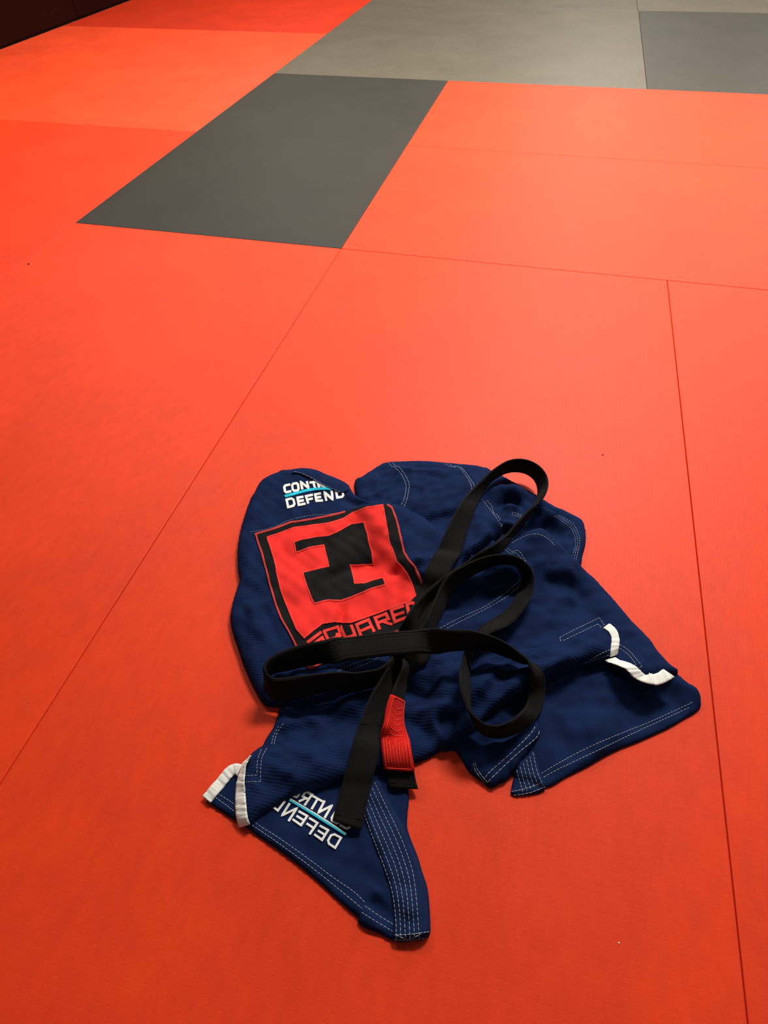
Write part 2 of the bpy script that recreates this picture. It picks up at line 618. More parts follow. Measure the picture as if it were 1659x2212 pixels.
def tube_mesh(name, runs, rad, flat=0.6, sides=5):
    """thin round threads along several runs of points"""
    V, Fc = [], []
    for P in runs:
        P = np.asarray(P)
        n = len(P)
        if n < 2:
            continue
        T = np.gradient(P, axis=0)
        T /= np.linalg.norm(T, axis=1)[:, None] + 1e-12
        B = np.cross(T, [0, 0, 1.0])
        B /= np.linalg.norm(B, axis=1)[:, None] + 1e-12
        N = np.cross(B, T)
        s = len(V)
        for i in range(n):
            k = 0.55 if i in (0, n - 1) else 1.0
            for a in range(sides):
                an = 2 * math.pi * a / sides
                q = P[i] + rad * k * (B[i] * math.cos(an) + N[i] * flat * math.sin(an))
                V.append(tuple(q))
        for i in range(n - 1):
            for a in range(sides):
                b = (a + 1) % sides
                Fc.append((s + i * sides + a, s + i * sides + b, s + (i + 1) * sides + b, s + (i + 1) * sides + a))
        Fc.append(tuple(s + a for a in range(sides))[::-1])
        Fc.append(tuple(s + (n - 1) * sides + a for a in range(sides)))
    me = bpy.data.meshes.new(name)
    me.from_pydata(V, [], Fc)
    smooth(me)
    return me


def stitches(lines, names, parent, dash=0.0042, gap=0.0012, rad=0.00042, name='seam_stitching', mat=None, off=0.0004):
    runs = []
    for L in lines:
        Q = resample(catmull(np.array(L, float), 6), 2.0)
        W, _ = cast(Q, names, off)
        W[:, 2] = np.convolve(np.pad(W[:, 2], 1, mode='edge'), [.25, .5, .25], 'valid')
        seg = np.linalg.norm(np.diff(W, axis=0), axis=1)
        s = np.concatenate([[0], np.cumsum(seg)])
        t = 0.0
        while t < s[-1] - 0.001:
            e = min(t + dash * random.uniform(0.85, 1.15), s[-1])
            q = np.linspace(t, e, 4)
            runs.append(np.stack([np.interp(q, s, W[:, k]) for k in range(3)], 1) + np.array([[0, 0, -0.0003], [0, 0, 0.0001], [0, 0, 0.0001], [0, 0, -0.0003]]))
            t = e + gap
    o = link(name, tube_mesh(name, runs, rad), mat or M_THREAD, parent)
    o['kind'] = 'stuff'
    return o


def decal(name, poly_px, names, mat, parent, off=0.001, th=0.0012, step=3.0, subdiv=4):
    """a flat piece of felt or embroidery sewn on: outline traced, draped over the cloth, with its own thickness"""
    P = np.array(poly_px, float)
    if subdiv > 1:
        P = catmull(P, subdiv, True)
    P = resample(P, step, True)
    n = len(P)
    x0, y0 = P.min(0)
    x1, y1 = P.max(0)
    gx, gy = np.meshgrid(np.arange(x0, x1, step), np.arange(y0, y1, step))
    gx, gy = gx.ravel(), gy.ravel()
    ok = inside(P, gx, gy)
    gx, gy = gx[ok], gy[ok]
    if len(gx):
        dm = np.hypot(gx[:, None] - P[None, :, 0], gy[:, None] - P[None, :, 1]).min(1)
        gx, gy = gx[dm > step * .55], gy[dm > step * .55]
    V2 = [Vector((float(a), float(b))) for a, b in P] + [Vector((float(a), float(b))) for a, b in zip(gx, gy)]
    vo, _, fo, *_ = delaunay_2d_cdt(V2, [(i, (i + 1) % n) for i in range(n)], [list(range(n))], 1, 1e-6)
    Q = np.array([(v.x, v.y) for v in vo])
    W, N = cast(Q, names, 0)
    top = W + N * (off + th)
    bot = W + N * off * 0.2
    faces = []
    for f in fo:
        f = list(f)
        a, b, c = Q[f[0]], Q[f[1]], Q[f[2]]
        if (b[0] - a[0]) * (c[1] - a[1]) - (b[1] - a[1]) * (c[0] - a[0]) > 0:
            f.reverse()
        faces.append(f)
    cnt = set()
    for f in faces:
        for k in range(len(f)):
            cnt.add((f[k], f[(k + 1) % len(f)]))
    bnd = [e for e in cnt if (e[1], e[0]) not in cnt]
    verts = [tuple(v) for v in top]
    low = {}
    for e in bnd:
        for v in e:
            if v not in low:
                low[v] = len(verts)
                verts.append(tuple(bot[v]))
    for a, b in bnd:
        faces.append([b, a, low[a], low[b]])
    me = bpy.data.meshes.new(name)
    me.from_pydata(verts, [], faces)
    smooth(me)
    try:
        me.set_sharp_from_angle(angle=0.9)
    except Exception:
        pass
    return link(name, me, mat, parent)


def stroke_poly(P, w):
    """polyline with square corners -> polygon of constant width"""
    P = [np.array(p, float) for p in P]
    L, Rr = [], []
    for i, p in enumerate(P):
        if i == 0:
            t = P[1] - p
            n = np.array([-t[1], t[0]]) / (np.linalg.norm(t) + 1e-9)
            m = n * w / 2
            ext = -t / (np.linalg.norm(t) + 1e-9) * 0
        elif i == len(P) - 1:
            t = p - P[i - 1]
            n = np.array([-t[1], t[0]]) / (np.linalg.norm(t) + 1e-9)
            m = n * w / 2
        else:
            t1 = p - P[i - 1]
            t2 = P[i + 1] - p
            n1 = np.array([-t1[1], t1[0]]) / (np.linalg.norm(t1) + 1e-9)
            n2 = np.array([-t2[1], t2[0]]) / (np.linalg.norm(t2) + 1e-9)
            s = n1 + n2
            s /= np.linalg.norm(s) + 1e-9
            m = s * (w / 2) / max(0.70, float(s @ n1))
        L.append(p + m)
        Rr.append(p - m)
    return L, Rr


def ribbon_decal(name, runs, names, mat, parent, w, off=0.001, th=0.0012, closed=False, step=3.0):
    """embroidered line(s) of constant width w (photo px) draped on the cloth; several runs make one object"""
    V, Fc = [], []
    for run in runs:
        P = np.array(run, float)
        if closed:
            P = np.vstack([P, P[:1]])
        # keep corners: resample each leg
        Q = [P[0]]
        for a, b in zip(P[:-1], P[1:]):
            k = max(1, int(np.linalg.norm(b - a) / step))
            for t in range(1, k + 1):
                Q.append(a + (b - a) * t / k)
        L, R_ = stroke_poly(Q, w)
        if closed:
            L[-1], R_[-1] = L[0], R_[0]
        n = len(Q)
        allp = np.array(L + [np.array(q) for q in Q] + R_)
        W, N = cast(allp, names, 0)
        top = W + N * (off + th)
        top[n:2 * n] += N[n:2 * n] * th * 0.35
        bot = W + N * off * 0.1
        s = len(V)
        V += [tuple(v) for v in top] + [tuple(v) for v in bot]
        m = 3 * n
        for i in range(n - 1):
            Fc.append((s + i, s + i + 1, s + n + i + 1, s + n + i))
            Fc.append((s + n + i, s + n + i + 1, s + 2 * n + i + 1, s + 2 * n + i))
            Fc.append((s + i + 1, s + i, s + m + i, s + m + i + 1))
            Fc.append((s + 2 * n + i, s + 2 * n + i + 1, s + m + 2 * n + i + 1, s + m + 2 * n + i))
        Fc.append((s, s + n, s + 2 * n, s + m + 2 * n, s + m))
        Fc.append((s + n - 1, s + m + n - 1, s + m + 3 * n - 1, s + 3 * n - 1, s + 2 * n - 1))
    me = bpy.data.meshes.new(name)
    me.from_pydata(V, [], Fc)
    me.validate()
    bm = bmesh.new()
    bm.from_mesh(me)
    bmesh.ops.recalc_face_normals(bm, faces=bm.faces)
    bm.to_mesh(me)
    bm.free()
    smooth(me)
    try:
        me.set_sharp_from_angle(angle=0.9)
    except Exception:
        pass
    return link(name, me, mat, parent)


# ------------------------------------------------------------------ the jacket
def empty(name, loc, label, cat, group=None):
    o = bpy.data.objects.new(name, None)
    COL.objects.link(o)
    o.location = loc
    o.empty_display_size = 0.1
    o['label'] = label
    o['category'] = cat
    return o


gi = empty('gi_jacket', (0, 0, 0), 'crumpled navy blue martial arts jacket with a red and black back patch on red mats', 'jacket')

TOP = Zh([(610, 138), (750, 120), (1080, 105), (1400, 125), (1659, 148)]) + Zi([(330, 128), (430, 150), (540, 195)])
# 1 far sleeve with cuff
SLEEVE = Zi([(430, 152, .002), (540, 195, .007), (640, 250, .012), (800, 340, .012), (1030, 470, .012), (1110, 520, .012), (1240, 600, .012), (1330, 635, .012), (1420, 690), (1520, 745), (1560, 790), (1580, 870), (1585, 960), (1575, 1040), (1545, 1150), (1520, 1270)]) + [(1225, 1262), (1150, 1250), (1050, 1235), (990, 1190), (1000, 1085), (1012, 1040)]
panel('sleeve', SLEEVE, M_NAVY, gi, puff=0.016, seed=3, noise=0.0016, zo=0.004, wr=[
    ([(1050, 1078), (1080, 1060), (1110, 1062), (1140, 1082)], 0.012, 0.011),
    ([(1068, 1098), (1090, 1080), (1112, 1082), (1130, 1100)], -0.010, 0.006),
    ([(1085, 1102), (1105, 1092), (1122, 1102)], 0.008, 0.006),
    ([(1068, 1170), (1085, 1150), (1100, 1130)], -0.014, 0.012),
    ([(1150, 1105), (1172, 1100), (1190, 1115), (1215, 1122)], 0.011, (0.006, 0.012)),
    ([(1120, 1140), (1170, 1140), (1215, 1150), (1240, 1175)], -0.010, 0.014),
    ([(1130, 1075), (1180, 1098), (1230, 1120)], -0.005, 0.006),
    ([(1075, 1125), (1110, 1132), (1150, 1128)], 0.006, 0.006),
])
# 2 right front of the jacket (bottom sheet at the right, with the hem)
FRONT_R = [(1400, 1390, .006)] + Zc([(1230, 960, .010), (1320, 1060, .010), (1400, 1150, .012), (1460, 1210, .018), (1510, 1240, .019), (1545, 1280, .018), (1562, 1330, .014), (1560, 1380, .008), (1520, 1420, .006), (1440, 1465), (1330, 1530), (1200, 1590), (1100, 1635), (960, 1690), (840, 1750), (720, 1820), (560, 1900), (420, 1975), (300, 1930), (170, 1890)]) + [(1080, 1640), (1040, 1580), (1020, 1480), (1100, 1420), (1300, 1370)]
panel('front_skirt', FRONT_R, M_NAVY, gi, puff=0.004, seed=5, r=0.016, noise=0.0022, nscale=0.09, wr=[
    ([(1310, 1560), (1360, 1530), (1430, 1505), (1490, 1505)], -0.004, 0.02),
    ([(1200, 1620), (1290, 1570), (1380, 1520)], 0.004, 0.02),
    ([(1240, 1655), (1290, 1628), (1330, 1610)], 0.003, 0.008),
    ([(1150, 1540), (1230, 1490), (1300, 1450)], -0.004, 0.02),
])
# 3 side of the jacket lying over it, edged by the slit tape
SIDE_R = Zi([(700, 1010, .010), (750, 990, .012), (850, 940, .016), (950, 900, .018), (1050, 895, .018), (1130, 925, .018), (1190, 970, .018), (1240, 1020, .018), (1310, 1070, .016), (1400, 1150, .014), (1480, 1230, .012)]) + Zc([(665, 325), (740, 400), (800, 460), (900, 570), (960, 640), (1040, 740), (1080, 780), (1160, 870), (1230, 960), (1320, 1060), (1385, 1130, .014), (1350, 1145, .018), (1250, 1200, .022), (1165, 1245, .024), (1100, 1240, .024), (1060, 1220, .022), (990, 1165, .018), (880, 1050, .012)]) + [(1250, 1440), (1100, 1500), (950, 1500), (880, 1400), (880, 1250), (960, 1205), (1060, 1205)]
panel('side_skirt', SIDE_R, M_NAVY, gi, puff=0.012, r=0.02, seed=8, noise=0.002, nscale=0.08, wr=[
    ([(1130, 1175), (1160, 1165), (1190, 1180), (1215, 1205)], 0.008, 0.012),
    ([(1175, 1255), (1215, 1238), (1255, 1250)], 0.006, 0.010),
    ([(1215, 1260), (1245, 1275), (1255, 1300), (1225, 1330)], -0.007, 0.012),
    ([(1160, 1270), (1200, 1300), (1190, 1340), (1120, 1370)], 0.005, 0.016),
    ([(1290, 1290), (1330, 1330), (1390, 1400)], 0.005, 0.016),
    ([(1090, 1240), (1050, 1290), (980, 1330)], -0.004, 0.014),
    ([(940, 1290), (960, 1310), (1000, 1300)], -0.005, 0.006),
    ([(1130, 1215), (1140, 1235), (1152, 1250)], 0.004, 0.006),
    ([(1300, 1450), (1370, 1440), (1430, 1440)], 0.006, 0.016),
])
# 4 dark lower middle piece
LOW_MID = Zf([(530, 1070), (600, 1075), (650, 1085), (690, 1140), (750, 1240), (800, 1290), (880, 1345), (950, 1395), (1040, 1350), (1080, 1335)]) + [(1125, 1648), (1150, 1612), (1166, 1588), (1160, 1560), (1120, 1500), (1000, 1480), (930, 1560)]
panel('inner_front', LOW_MID, M_NAVY, gi, puff=0.010, seed=9, noise=0.002, wr=[
    ([(1010, 1640), (1040, 1610), (1090, 1580)], -0.006, 0.012),
    ([(985, 1640), (1010, 1668), (1040, 1690)], 0.003, 0.005),
])
# 5 left front corner, turned inside out
CORNER = Ze([(1420, 460), (1415, 600), (1412, 700), (1440, 790), (1480, 890), (1510, 990), (1545, 1100), (1560, 1230), (1565, 1340), (1565, 1395), (1540, 1435), (1450, 1455), (1320, 1450), (1240, 1410), (1140, 1370), (1085, 1330), (1090, 1300), (1030, 1250), (920, 1150), (800, 1040), (680, 940), (560, 850), (450, 775), (350, 705), (220, 620), (100, 540), (85, 510), (150, 440), (260, 350), (330, 290)]) + [(580, 1630), (700, 1615), (860, 1620)]
panel('front_corner', CORNER, M_NAVY, gi, puff=0.005, r=0.010, seed=12, noise=0.0014, nscale=0.09, wr=[
    (Ze([(1180, 1120), (1200, 1200), (1260, 1280), (1330, 1310)]), -0.006, 0.006),
    (Ze([(1220, 1080), (1190, 1160), (1180, 1220)]), 0.004, 0.007),
    (Ze([(1000, 900), (1100, 1020), (1180, 1100)]), -0.003, 0.015),
])
COLLAR = Ze([(1165, 430), (1120, 560), (1180, 760), (1250, 940), (1305, 1120), (1325, 1300), (1325, 1446), (1450, 1453), (1538, 1433), (1562, 1395), (1560, 1340), (1555, 1230), (1540, 1100), (1505, 990), (1470, 890), (1425, 790), (1385, 690), (1330, 590), (1270, 480), (1220, 390)])
panel('collar_band', COLLAR, M_COLLAR, gi, puff=0.004, r=0.006, seed=13, noise=0.0006, lift=0.0025, drape=(0, 0), wr=[
    (Ze([(1400, 1080), (1420, 1200), (1440, 1330)]), 0.003, 0.010)])
COLLAR_END = Zc([(195, 1830), (250, 1760), (315, 1705), (345, 1790), (380, 1900), (412, 1965), (380, 2010), (290, 2030), (165, 2035), (150, 2000)])
panel('collar_tip', COLLAR_END, M_COLLAR, gi, puff=0.004, r=0.006, seed=14, noise=0.0005, lift=0.0025, drape=(0, 0))
# 6 far shoulder
SHOULDER = [(765, 1048, .016)] + Zh([(280, 340, .016), (400, 255, .016), (540, 165, .015), (610, 138, .014), (750, 120, .013), (1080, 105, .012), (1400, 125, .012), (1600, 142, .012)]) + [(1014, 1004, .010), (1038, 1008, .007), (1053, 1019, .003), (1046, 1042, .003), (1039, 1066, .005), (1050, 1085, .010), (1066, 1108, .014), (1080, 1126, .016), (1087, 1140, .018), (1074, 1162, .016), (1040, 1185, .014), (1010, 1205, .010), (960, 1260), (860, 1240), (790, 1140)]
panel('shoulder_panel', SHOULDER, M_RIB_D, gi, puff=0.018, r=0.026, seed=17, noise=0.0016, zo=0.005, wr=[
    ([(775, 1082), (815, 1062), (850, 1045)], 0.004, (0.004, 0.010)),
    ([(800, 1085), (835, 1062), (865, 1045)], -0.005, 0.008),
    ([(830, 1010), (870, 1010), (930, 1014), (985, 1008)], 0.004, (0.004, 0.008)),
    ([(870, 1095), (915, 1122), (960, 1112), (1010, 1098)], -0.012, 0.012),
    ([(955, 1122), (1000, 1106), (1040, 1092)], 0.007, (0.005, 0.010)),
    ([(960, 1170), (1000, 1150), (1050, 1130)], -0.004, 0.010),
    ([(1010, 1075), (1030, 1072), (1045, 1080)], -0.005, 0.006),
    ([(930, 1060), (980, 1045), (1010, 1060)], 0.004, 0.014),
    ([(985, 1195), (1040, 1170), (1078, 1150)], 0.006, 0.008),
])
# 7 back skirt: one long folded piece from slit tape to slit tape
SKIRT = [(598, 1556, .010)] + Ze([(520, 50, .010), (480, 110, .010), (455, 160, .010), (430, 175, .010), (380, 215, .010), (345, 270, .010), (330, 330, .012), (318, 450, .014), (325, 600, .012), (345, 690, .006), (380, 680, .006), (440, 625, .010), (540, 560, .012), (640, 500, .014), (800, 450, .014), (990, 395, .014), (1210, 330, .014)]) + [(850, 1656, .014), (893, 1651, .014), (921, 1641, .014), (945, 1628, .014), (964, 1614, .014), (997, 1593, .015), (1025, 1578, .016), (1060, 1545, .016), (1120, 1512, .016), (1180, 1480, .015), (1240, 1452, .014), (1290, 1436, .013), (1318, 1424, .012), (1329, 1405, .012), (1327, 1385, .012), (1318, 1365, .010), (1300, 1357, .004), (1260, 1372, .001), (1215, 1390, .001), (1160, 1400, .001), (1090, 1405, .001), (1000, 1390, .001), (880, 1390, .001), (800, 1430, .002), (700, 1480, .002), (620, 1510, .006)]
panel('back_skirt', SKIRT, M_RIB_S, gi, puff=0.014, r=0.024, seed=21, noise=0.0016, wr=[
    ([(1290, 1405), (1200, 1440), (1110, 1490), (1040, 1535)], 0.009, 0.012),
    ([(1200, 1408), (1130, 1428), (1080, 1455), (1030, 1500)], -0.009, 0.006),
    ([(1110, 1438), (1070, 1455), (1040, 1485), (1028, 1510)], 0.007, 0.006),
    ([(1120, 1460), (1080, 1478), (1045, 1510), (1020, 1540)], -0.007, 0.007),
    ([(880, 1536), (925, 1530), (990, 1522)], 0.006, (0.004, 0.010)),
    ([(935, 1566), (965, 1553), (1005, 1550)], -0.011, 0.009),
    ([(962, 1440), (955, 1480), (945, 1515)], 0.006, 0.008),
    ([(930, 1440), (925, 1480), (905, 1520)], -0.005, 0.010),
    ([(890, 1540), (912, 1575), (935, 1612)], -0.008, 0.010),
    ([(990, 1490), (985, 1520), (1000, 1560)], -0.006, 0.010),
    ([(595, 1548), (640, 1538), (700, 1520), (760, 1505)], -0.008, 0.008),
    ([(590, 1570), (640, 1552), (690, 1530)], 0.006, 0.008),
    ([(700, 1530), (770, 1512), (830, 1485)], 0.007, 0.010),
    ([(580, 1600), (630, 1570), (690, 1555)], -0.005, 0.010),
    ([(690, 1575), (740, 1560), (790, 1545)], -0.004, 0.012),
    ([(545, 1700), (580, 1690), (640, 1700)], -0.006, 0.010),
    ([(560, 1660), (640, 1665), (740, 1640)], 0.005, 0.016),
    ([(850, 1590), (870, 1560), (880, 1530)], -0.005, 0.010),
])
# 8 back of the jacket
BACK = Zg([(0, 640), (60, 540), (140, 390), (260, 300), (400, 240), (460, 210), (560, 205), (650, 190), (750, 178), (860, 185), (1000, 220), (1100, 265), (1260, 325), (1400, 385, .014), (1440, 440, .010)]) + [(768, 1072, .010), (785, 1080, .012), (815, 1086, .014), (840, 1090, .016), (870, 1098, .016), (895, 1111, .016), (925, 1128, .014), (950, 1146, .010), (975, 1168, .006), (968, 1205, .003), (950, 1250, .003), (925, 1300, .003), (905, 1350, .004), (880, 1400, .004), (850, 1445, .006), (810, 1480, .010), (760, 1494, .012), (720, 1503, .014), (680, 1513, .016), (640, 1521, .018), (605, 1527, .018), (582, 1527, .018), (562, 1512)] + Za([(175, 1659), (120, 1500), (80, 1380), (62, 1280), (75, 1180), (110, 1060), (130, 990), (118, 900), (115, 780), (125, 690), (145, 590)])
panel('back_panel', BACK, M_RIB, gi, puff=0.022, r=0.026, seed=25, noise=0.0016, nscale=0.08, zo=0.002, wr=[
    ([(748, 1285), (740, 1315), (734, 1350), (730, 1380)], -0.007, 0.006),
    ([(722, 1300), (715, 1330), (705, 1360)], 0.004, 0.007),
    ([(680, 1255), (730, 1232), (790, 1212), (840, 1215)], -0.007, 0.010),
    ([(640, 1165), (700, 1145), (760, 1120)], 0.003, 0.014),
    ([(880, 1208), (855, 1225), (830, 1240)], -0.006, 0.007),
    ([(900, 1190), (930, 1180), (965, 1180)], -0.006, 0.010),
    ([(885, 1205), (920, 1192), (960, 1195)], 0.005, 0.006),
    ([(900, 1232), (925, 1225), (945, 1228)], 0.004, 0.005),
    ([(516, 1256), (545, 1275), (560, 1310)], -0.006, 0.010),
    ([(540, 1290), (550, 1340), (575, 1390)], 0.005, 0.010),
    ([(565, 1290), (580, 1340), (605, 1385)], -0.004, 0.008),
    ([(620, 1480), (690, 1460), (760, 1440)], 0.004, 0.012),
    ([(590, 1500), (640, 1490), (700, 1475)], -0.004, 0.010),
    ([(735, 1060), (770, 1078), (810, 1082)], -0.006, 0.007),
])
YOKE = Zg([(610, 208), (650, 192), (750, 181), (860, 188), (1000, 223), (1100, 268), (1260, 328), (1400, 380), (1440, 415), (1420, 465), (1370, 492), (1290, 500), (1190, 460), (1100, 410), (960, 340), (830, 268), (720, 228)])
yoke_poly = Zg([(600, 222), (650, 203), (750, 192), (860, 199), (1000, 234), (1100, 279), (1260, 340), (1385, 388), (1415, 425), (1400, 470), (1370, 490), (1290, 498), (1190, 460), (1100, 410), (960, 340), (830, 268), (720, 230)])
decal('back_collar', yoke_poly, ['back_panel'], M_COLLAR, gi, off=0.001, th=0.0030, subdiv=3)

# ------------------------------------------------------------------ seams
def par(o): return bpy.data.objects[o]


def lerp_lines(A, B, n):
    A, B = np.array(A, float), np.array(B, float)
    return [A + (B - A) * k / (n - 1) for k in range(n)]


stitches([Zh([(665, 138), (710, 190), (740, 190), (830, 280), (880, 370), (910, 450), (905, 530), (885, 640), (840, 740)]),
          Zh([(720, 133), (765, 185), (800, 185), (880, 280), (935, 380), (955, 440), (945, 540), (920, 660), (880, 765)]),
          Zi([(12, 116), (60, 145), (160, 150), (240, 250), (295, 340), (320, 470)]),
          Zi([(60, 118), (100, 150), (185, 155), (280, 270), (330, 350), (345, 440)]),
          Zi([(440, 535), (490, 600), (560, 690), (620, 780), (636, 830)]),
          Zi([(475, 525), (530, 590), (550, 660), (600, 700), (640, 780), (645, 815)])], ['shoulder_panel'], par('shoulder_panel'), rad=0.00048, dash=0.006, gap=0.0008)
cuffA = Zi([(1220, 695), (1330, 765), (1415, 835), (1450, 900), (1470, 1010), (1440, 1120), (1425, 1180)])
cuffB = Zi([(1280, 690), (1365, 735), (1450, 800), (1500, 900), (1515, 990), (1490, 1110), (1465, 1220)])
stitches(lerp_lines(cuffA, cuffB, 3), ['sleeve'], par('sleeve'), rad=0.00036, dash=0.004, gap=0.0016)
stitches(lerp_lines(Zi([(755, 655), (800, 665), (870, 690)]), Zi([(750, 690), (800, 700), (860, 715)]), 3), ['sleeve'], par('sleeve'), rad=0.00042, name='cuff_stitching')
stitches([Zi([(750, 1005), (860, 945), (960, 908), (1050, 903), (1120, 930), (1180, 972), (1235, 1025)]),
          Zi([(680, 1075), (740, 1120), (790, 1110), (840, 1150), (890, 1210)]),
          Zi([(700, 1060), (770, 1100), (810, 1080), (860, 1120), (920, 1230), (1000, 1330)]),
          Zb([(450, 1340), (600, 1260), (780, 1180), (930, 1080), (1055, 975)]),
          Zb([(500, 1340), (620, 1280), (800, 1190), (940, 1110), (1050, 1020)]),
          Zc([(525, 885), (515, 855)]), Zc([(515, 855), (660, 780), (810, 708)]), Zc([(810, 708), (850, 765)]),
          Zc([(540, 880), (600, 850), (800, 755)]), Zc([(800, 755), (825, 780)]),
          Zc([(960, 905), (1040, 960), (1130, 1070)]), Zc([(1130, 1070), (1040, 1115)]),
          Zc([(960, 935), (1030, 985), (1085, 1055)]), Zc([(1085, 1055), (1010, 1090)])], ['side_skirt', 'back_skirt'], par('side_skirt'), rad=0.00042, dash=0.005, gap=0.001)
stitches([Zc([(1505, 1338), (1440, 1370), (1200, 1480), (900, 1600), (700, 1690), (530, 1780), (375, 1870)]),
          Zc([(1480, 1378), (1300, 1462), (1000, 1600), (700, 1745), (520, 1830), (390, 1900)])], ['front_skirt'], par('front_skirt'), rad=0.00042)
stitches([Zc([(330, 1520), (300, 1570), (150, 1720), (0, 1850), (-40, 1900)]), Zc([(360, 1550), (340, 1600), (200, 1720), (20, 1890), (-25, 1940)]), Zf([(800, 1180), (815, 1240), (860, 1300), (900, 1345)]), Zf([(815, 1175), (835, 1235), (880, 1295), (920, 1340)])], ['inner_front'], par('inner_front'), rad=0.00048, dash=0.007, gap=0.0006)
stitches(lerp_lines(Zc([(195, 1845), (215, 1920), (240, 2010)]), Zc([(315, 1715), (345, 1850), (390, 1960)]), 6) + [Zc([(155, 2005), (250, 1985), (370, 1945)]), Zc([(170, 2030), (290, 2012), (405, 1968)])], ['collar_tip'], par('collar_tip'), rad=0.00042, dash=0.005, gap=0.0006)
stitches([Ze([(150, 470), (270, 550), (400, 665), (570, 775), (760, 910), (920, 1030), (1050, 1120), (1130, 1195)]),
          Ze([(140, 500), (270, 595), (380, 680), (540, 790), (720, 920), (880, 1045), (1020, 1160), (1110, 1235)]),
          Ze([(1130, 1220), (1230, 1290), (1320, 1342)]), Ze([(1110, 1262), (1200, 1320), (1315, 1388)])], ['front_corner'], par('front_corner'), rad=0.00042)
stitches(lerp_lines(Ze([(1120, 590), (1180, 750), (1250, 930), (1310, 1110), (1335, 1280), (1340, 1440)]), Ze([(1195, 400), (1262, 540), (1340, 700), (1410, 870), (1460, 1060), (1492, 1430)]), 6)
         + [Ze([(1330, 1412), (1450, 1405), (1560, 1388)]), Ze([(1325, 1442), (1450, 1446), (1540, 1428)]), Ze([(1340, 1412), (1420, 1440), (1500, 1405)])], ['collar_band'], par('collar_band'), rad=0.00042, dash=0.0045, gap=0.0008)
stitches([Ze([(590, 10), (545, 80), (528, 150)]), Ze([(560, 25), (525, 90), (512, 150)]),
          Ze([(480, 175), (450, 230), (440, 300), (438, 393)]), Ze([(438, 395), (340, 396)]), Ze([(445, 180), (420, 250), (415, 350)]), Ze([(415, 352), (340, 356)]),
          Zc([(700, 1045), (800, 1010), (880, 985)]), Zc([(740, 1020), (820, 975), (890, 945)])], ['back_skirt'], par('back_skirt'), rad=0.00042)
stitches([Zk([(890, 705), (1000, 630), (1120, 580), (1320, 510)]), Zk([(1000, 695), (1120, 640), (1290, 570), (1420, 505)]),
          Zg([(0, 1055), (180, 1030), (380, 970), (560, 890), (800, 830), (1000, 812), (1200, 795), (1330, 775)])], ['back_panel'], par('back_panel'), rad=0.00042, dash=0.004, gap=0.0014)
stitches(lerp_lines(Zg([(625, 210), (725, 230), (835, 272), (965, 345), (1105, 418), (1290, 495)]), Zg([(625, 208), (725, 226), (837, 266), (968, 338), (1110, 410), (1300, 490)]), 2)[:1], ['back_panel'], par('back_collar'), rad=0.00042, dash=0.009, gap=0.0004, off=0.0040)
stitches(lerp_lines(Zg([(980, 300), (1150, 375), (1300, 440), (1390, 475)]), Zg([(1060, 270), (1200, 330), (1320, 390), (1420, 430)]), 5), ['back_panel'], par('back_collar'), rad=0.0005, mat=M_THREAD2, name='collar_quilting', off=0.0040)

# ------------------------------------------------------------------ back patch
patch = decal('logo_patch', [(552, 1154), (596, 1142), (630, 1129), (659, 1125), (711, 1116), (746, 1106), (775, 1097), (800, 1093), (837, 1092), (848, 1098), (856, 1123), (865, 1158), (873, 1193), (881, 1207), (897, 1225), (907, 1248), (915, 1270), (930, 1295), (942, 1313), (947, 1322), (937, 1331), (880, 1356), (800, 1391), (693, 1436), (670, 1445), (663, 1440), (638, 1391), (625, 1366), (607, 1335), (596, 1308), (587, 1274), (580, 1248), (567, 1199), (557, 1170)],
              ['back_panel'], M_PBLACK, gi, off=0.0006, th=0.0012, subdiv=3)
patch['label'] = 'black and red square logo patch'
RED_F = Za([(335, 665), (440, 630), (530, 595), (650, 580), (800, 560), (900, 530), (980, 480), (1090, 440), (1200, 425), (1215, 500), (1225, 580), (1250, 700), (1290, 800), (1305, 840), (1350, 880), (1390, 940), (1420, 1010), (1445, 1100), (1400, 1145), (1300, 1180), (1200, 1215), (1050, 1270), (960, 1300), (900, 1300), (830, 1290), (750, 1310), (680, 1360), (615, 1415), (560, 1350), (510, 1240), (460, 1120), (420, 980), (400, 880), (370, 760)])
BLK_F = Za([(540, 700), (600, 680), (700, 660), (800, 650), (880, 610), (960, 565), (1065, 550), (1085, 620), (1100, 700), (1120, 780), (1132, 860), (1040, 866), (950, 869), (975, 945), (990, 1010), (1060, 1010), (1130, 985), (1200, 968), (1218, 1005), (1215, 1020), (1080, 1060), (960, 1115), (880, 1140), (800, 1135), (750, 1145), (690, 1160), (630, 1040), (600, 930), (700, 905), (795, 880), (775, 790), (755, 725), (650, 745), (550, 778)])
decal('emblem_field', RED_F, ['back_panel'], M_PRED, patch, off=0.0018, th=0.0010, subdiv=1)['label'] = 'red square field'
decal('emblem_figure', BLK_F, ['back_panel'], M_PBLACK, patch, off=0.0028, th=0.0006, subdiv=1)['label'] = 'black double letter shape'
ribbon_decal('emblem_edging', [RED_F], ['back_panel'], M_PEDGE, patch, 2.6, off=0.0024, th=0.0008, closed=True)
ribbon_decal('figure_edging', [BLK_F], ['back_panel'], M_PEDGE, patch, 2.6, off=0.0030, th=0.0008, closed=True)
BORDER = [(746, 1107), (711, 1116), (682, 1121), (659, 1125), (630, 1129), (596, 1142), (553, 1155), (557, 1170), (567, 1199), (580, 1248), (587, 1274), (596, 1308), (607, 1335), (625, 1366), (638, 1391), (650, 1415), (663, 1439), (668, 1445), (677, 1443), (693, 1435), (800, 1390), (880, 1356), (936, 1330), (946, 1322), (941, 1313), (930, 1295), (915, 1270), (907, 1248), (897, 1225), (881, 1207), (873, 1193), (865, 1158), (856, 1123), (847, 1098), (837, 1092)]
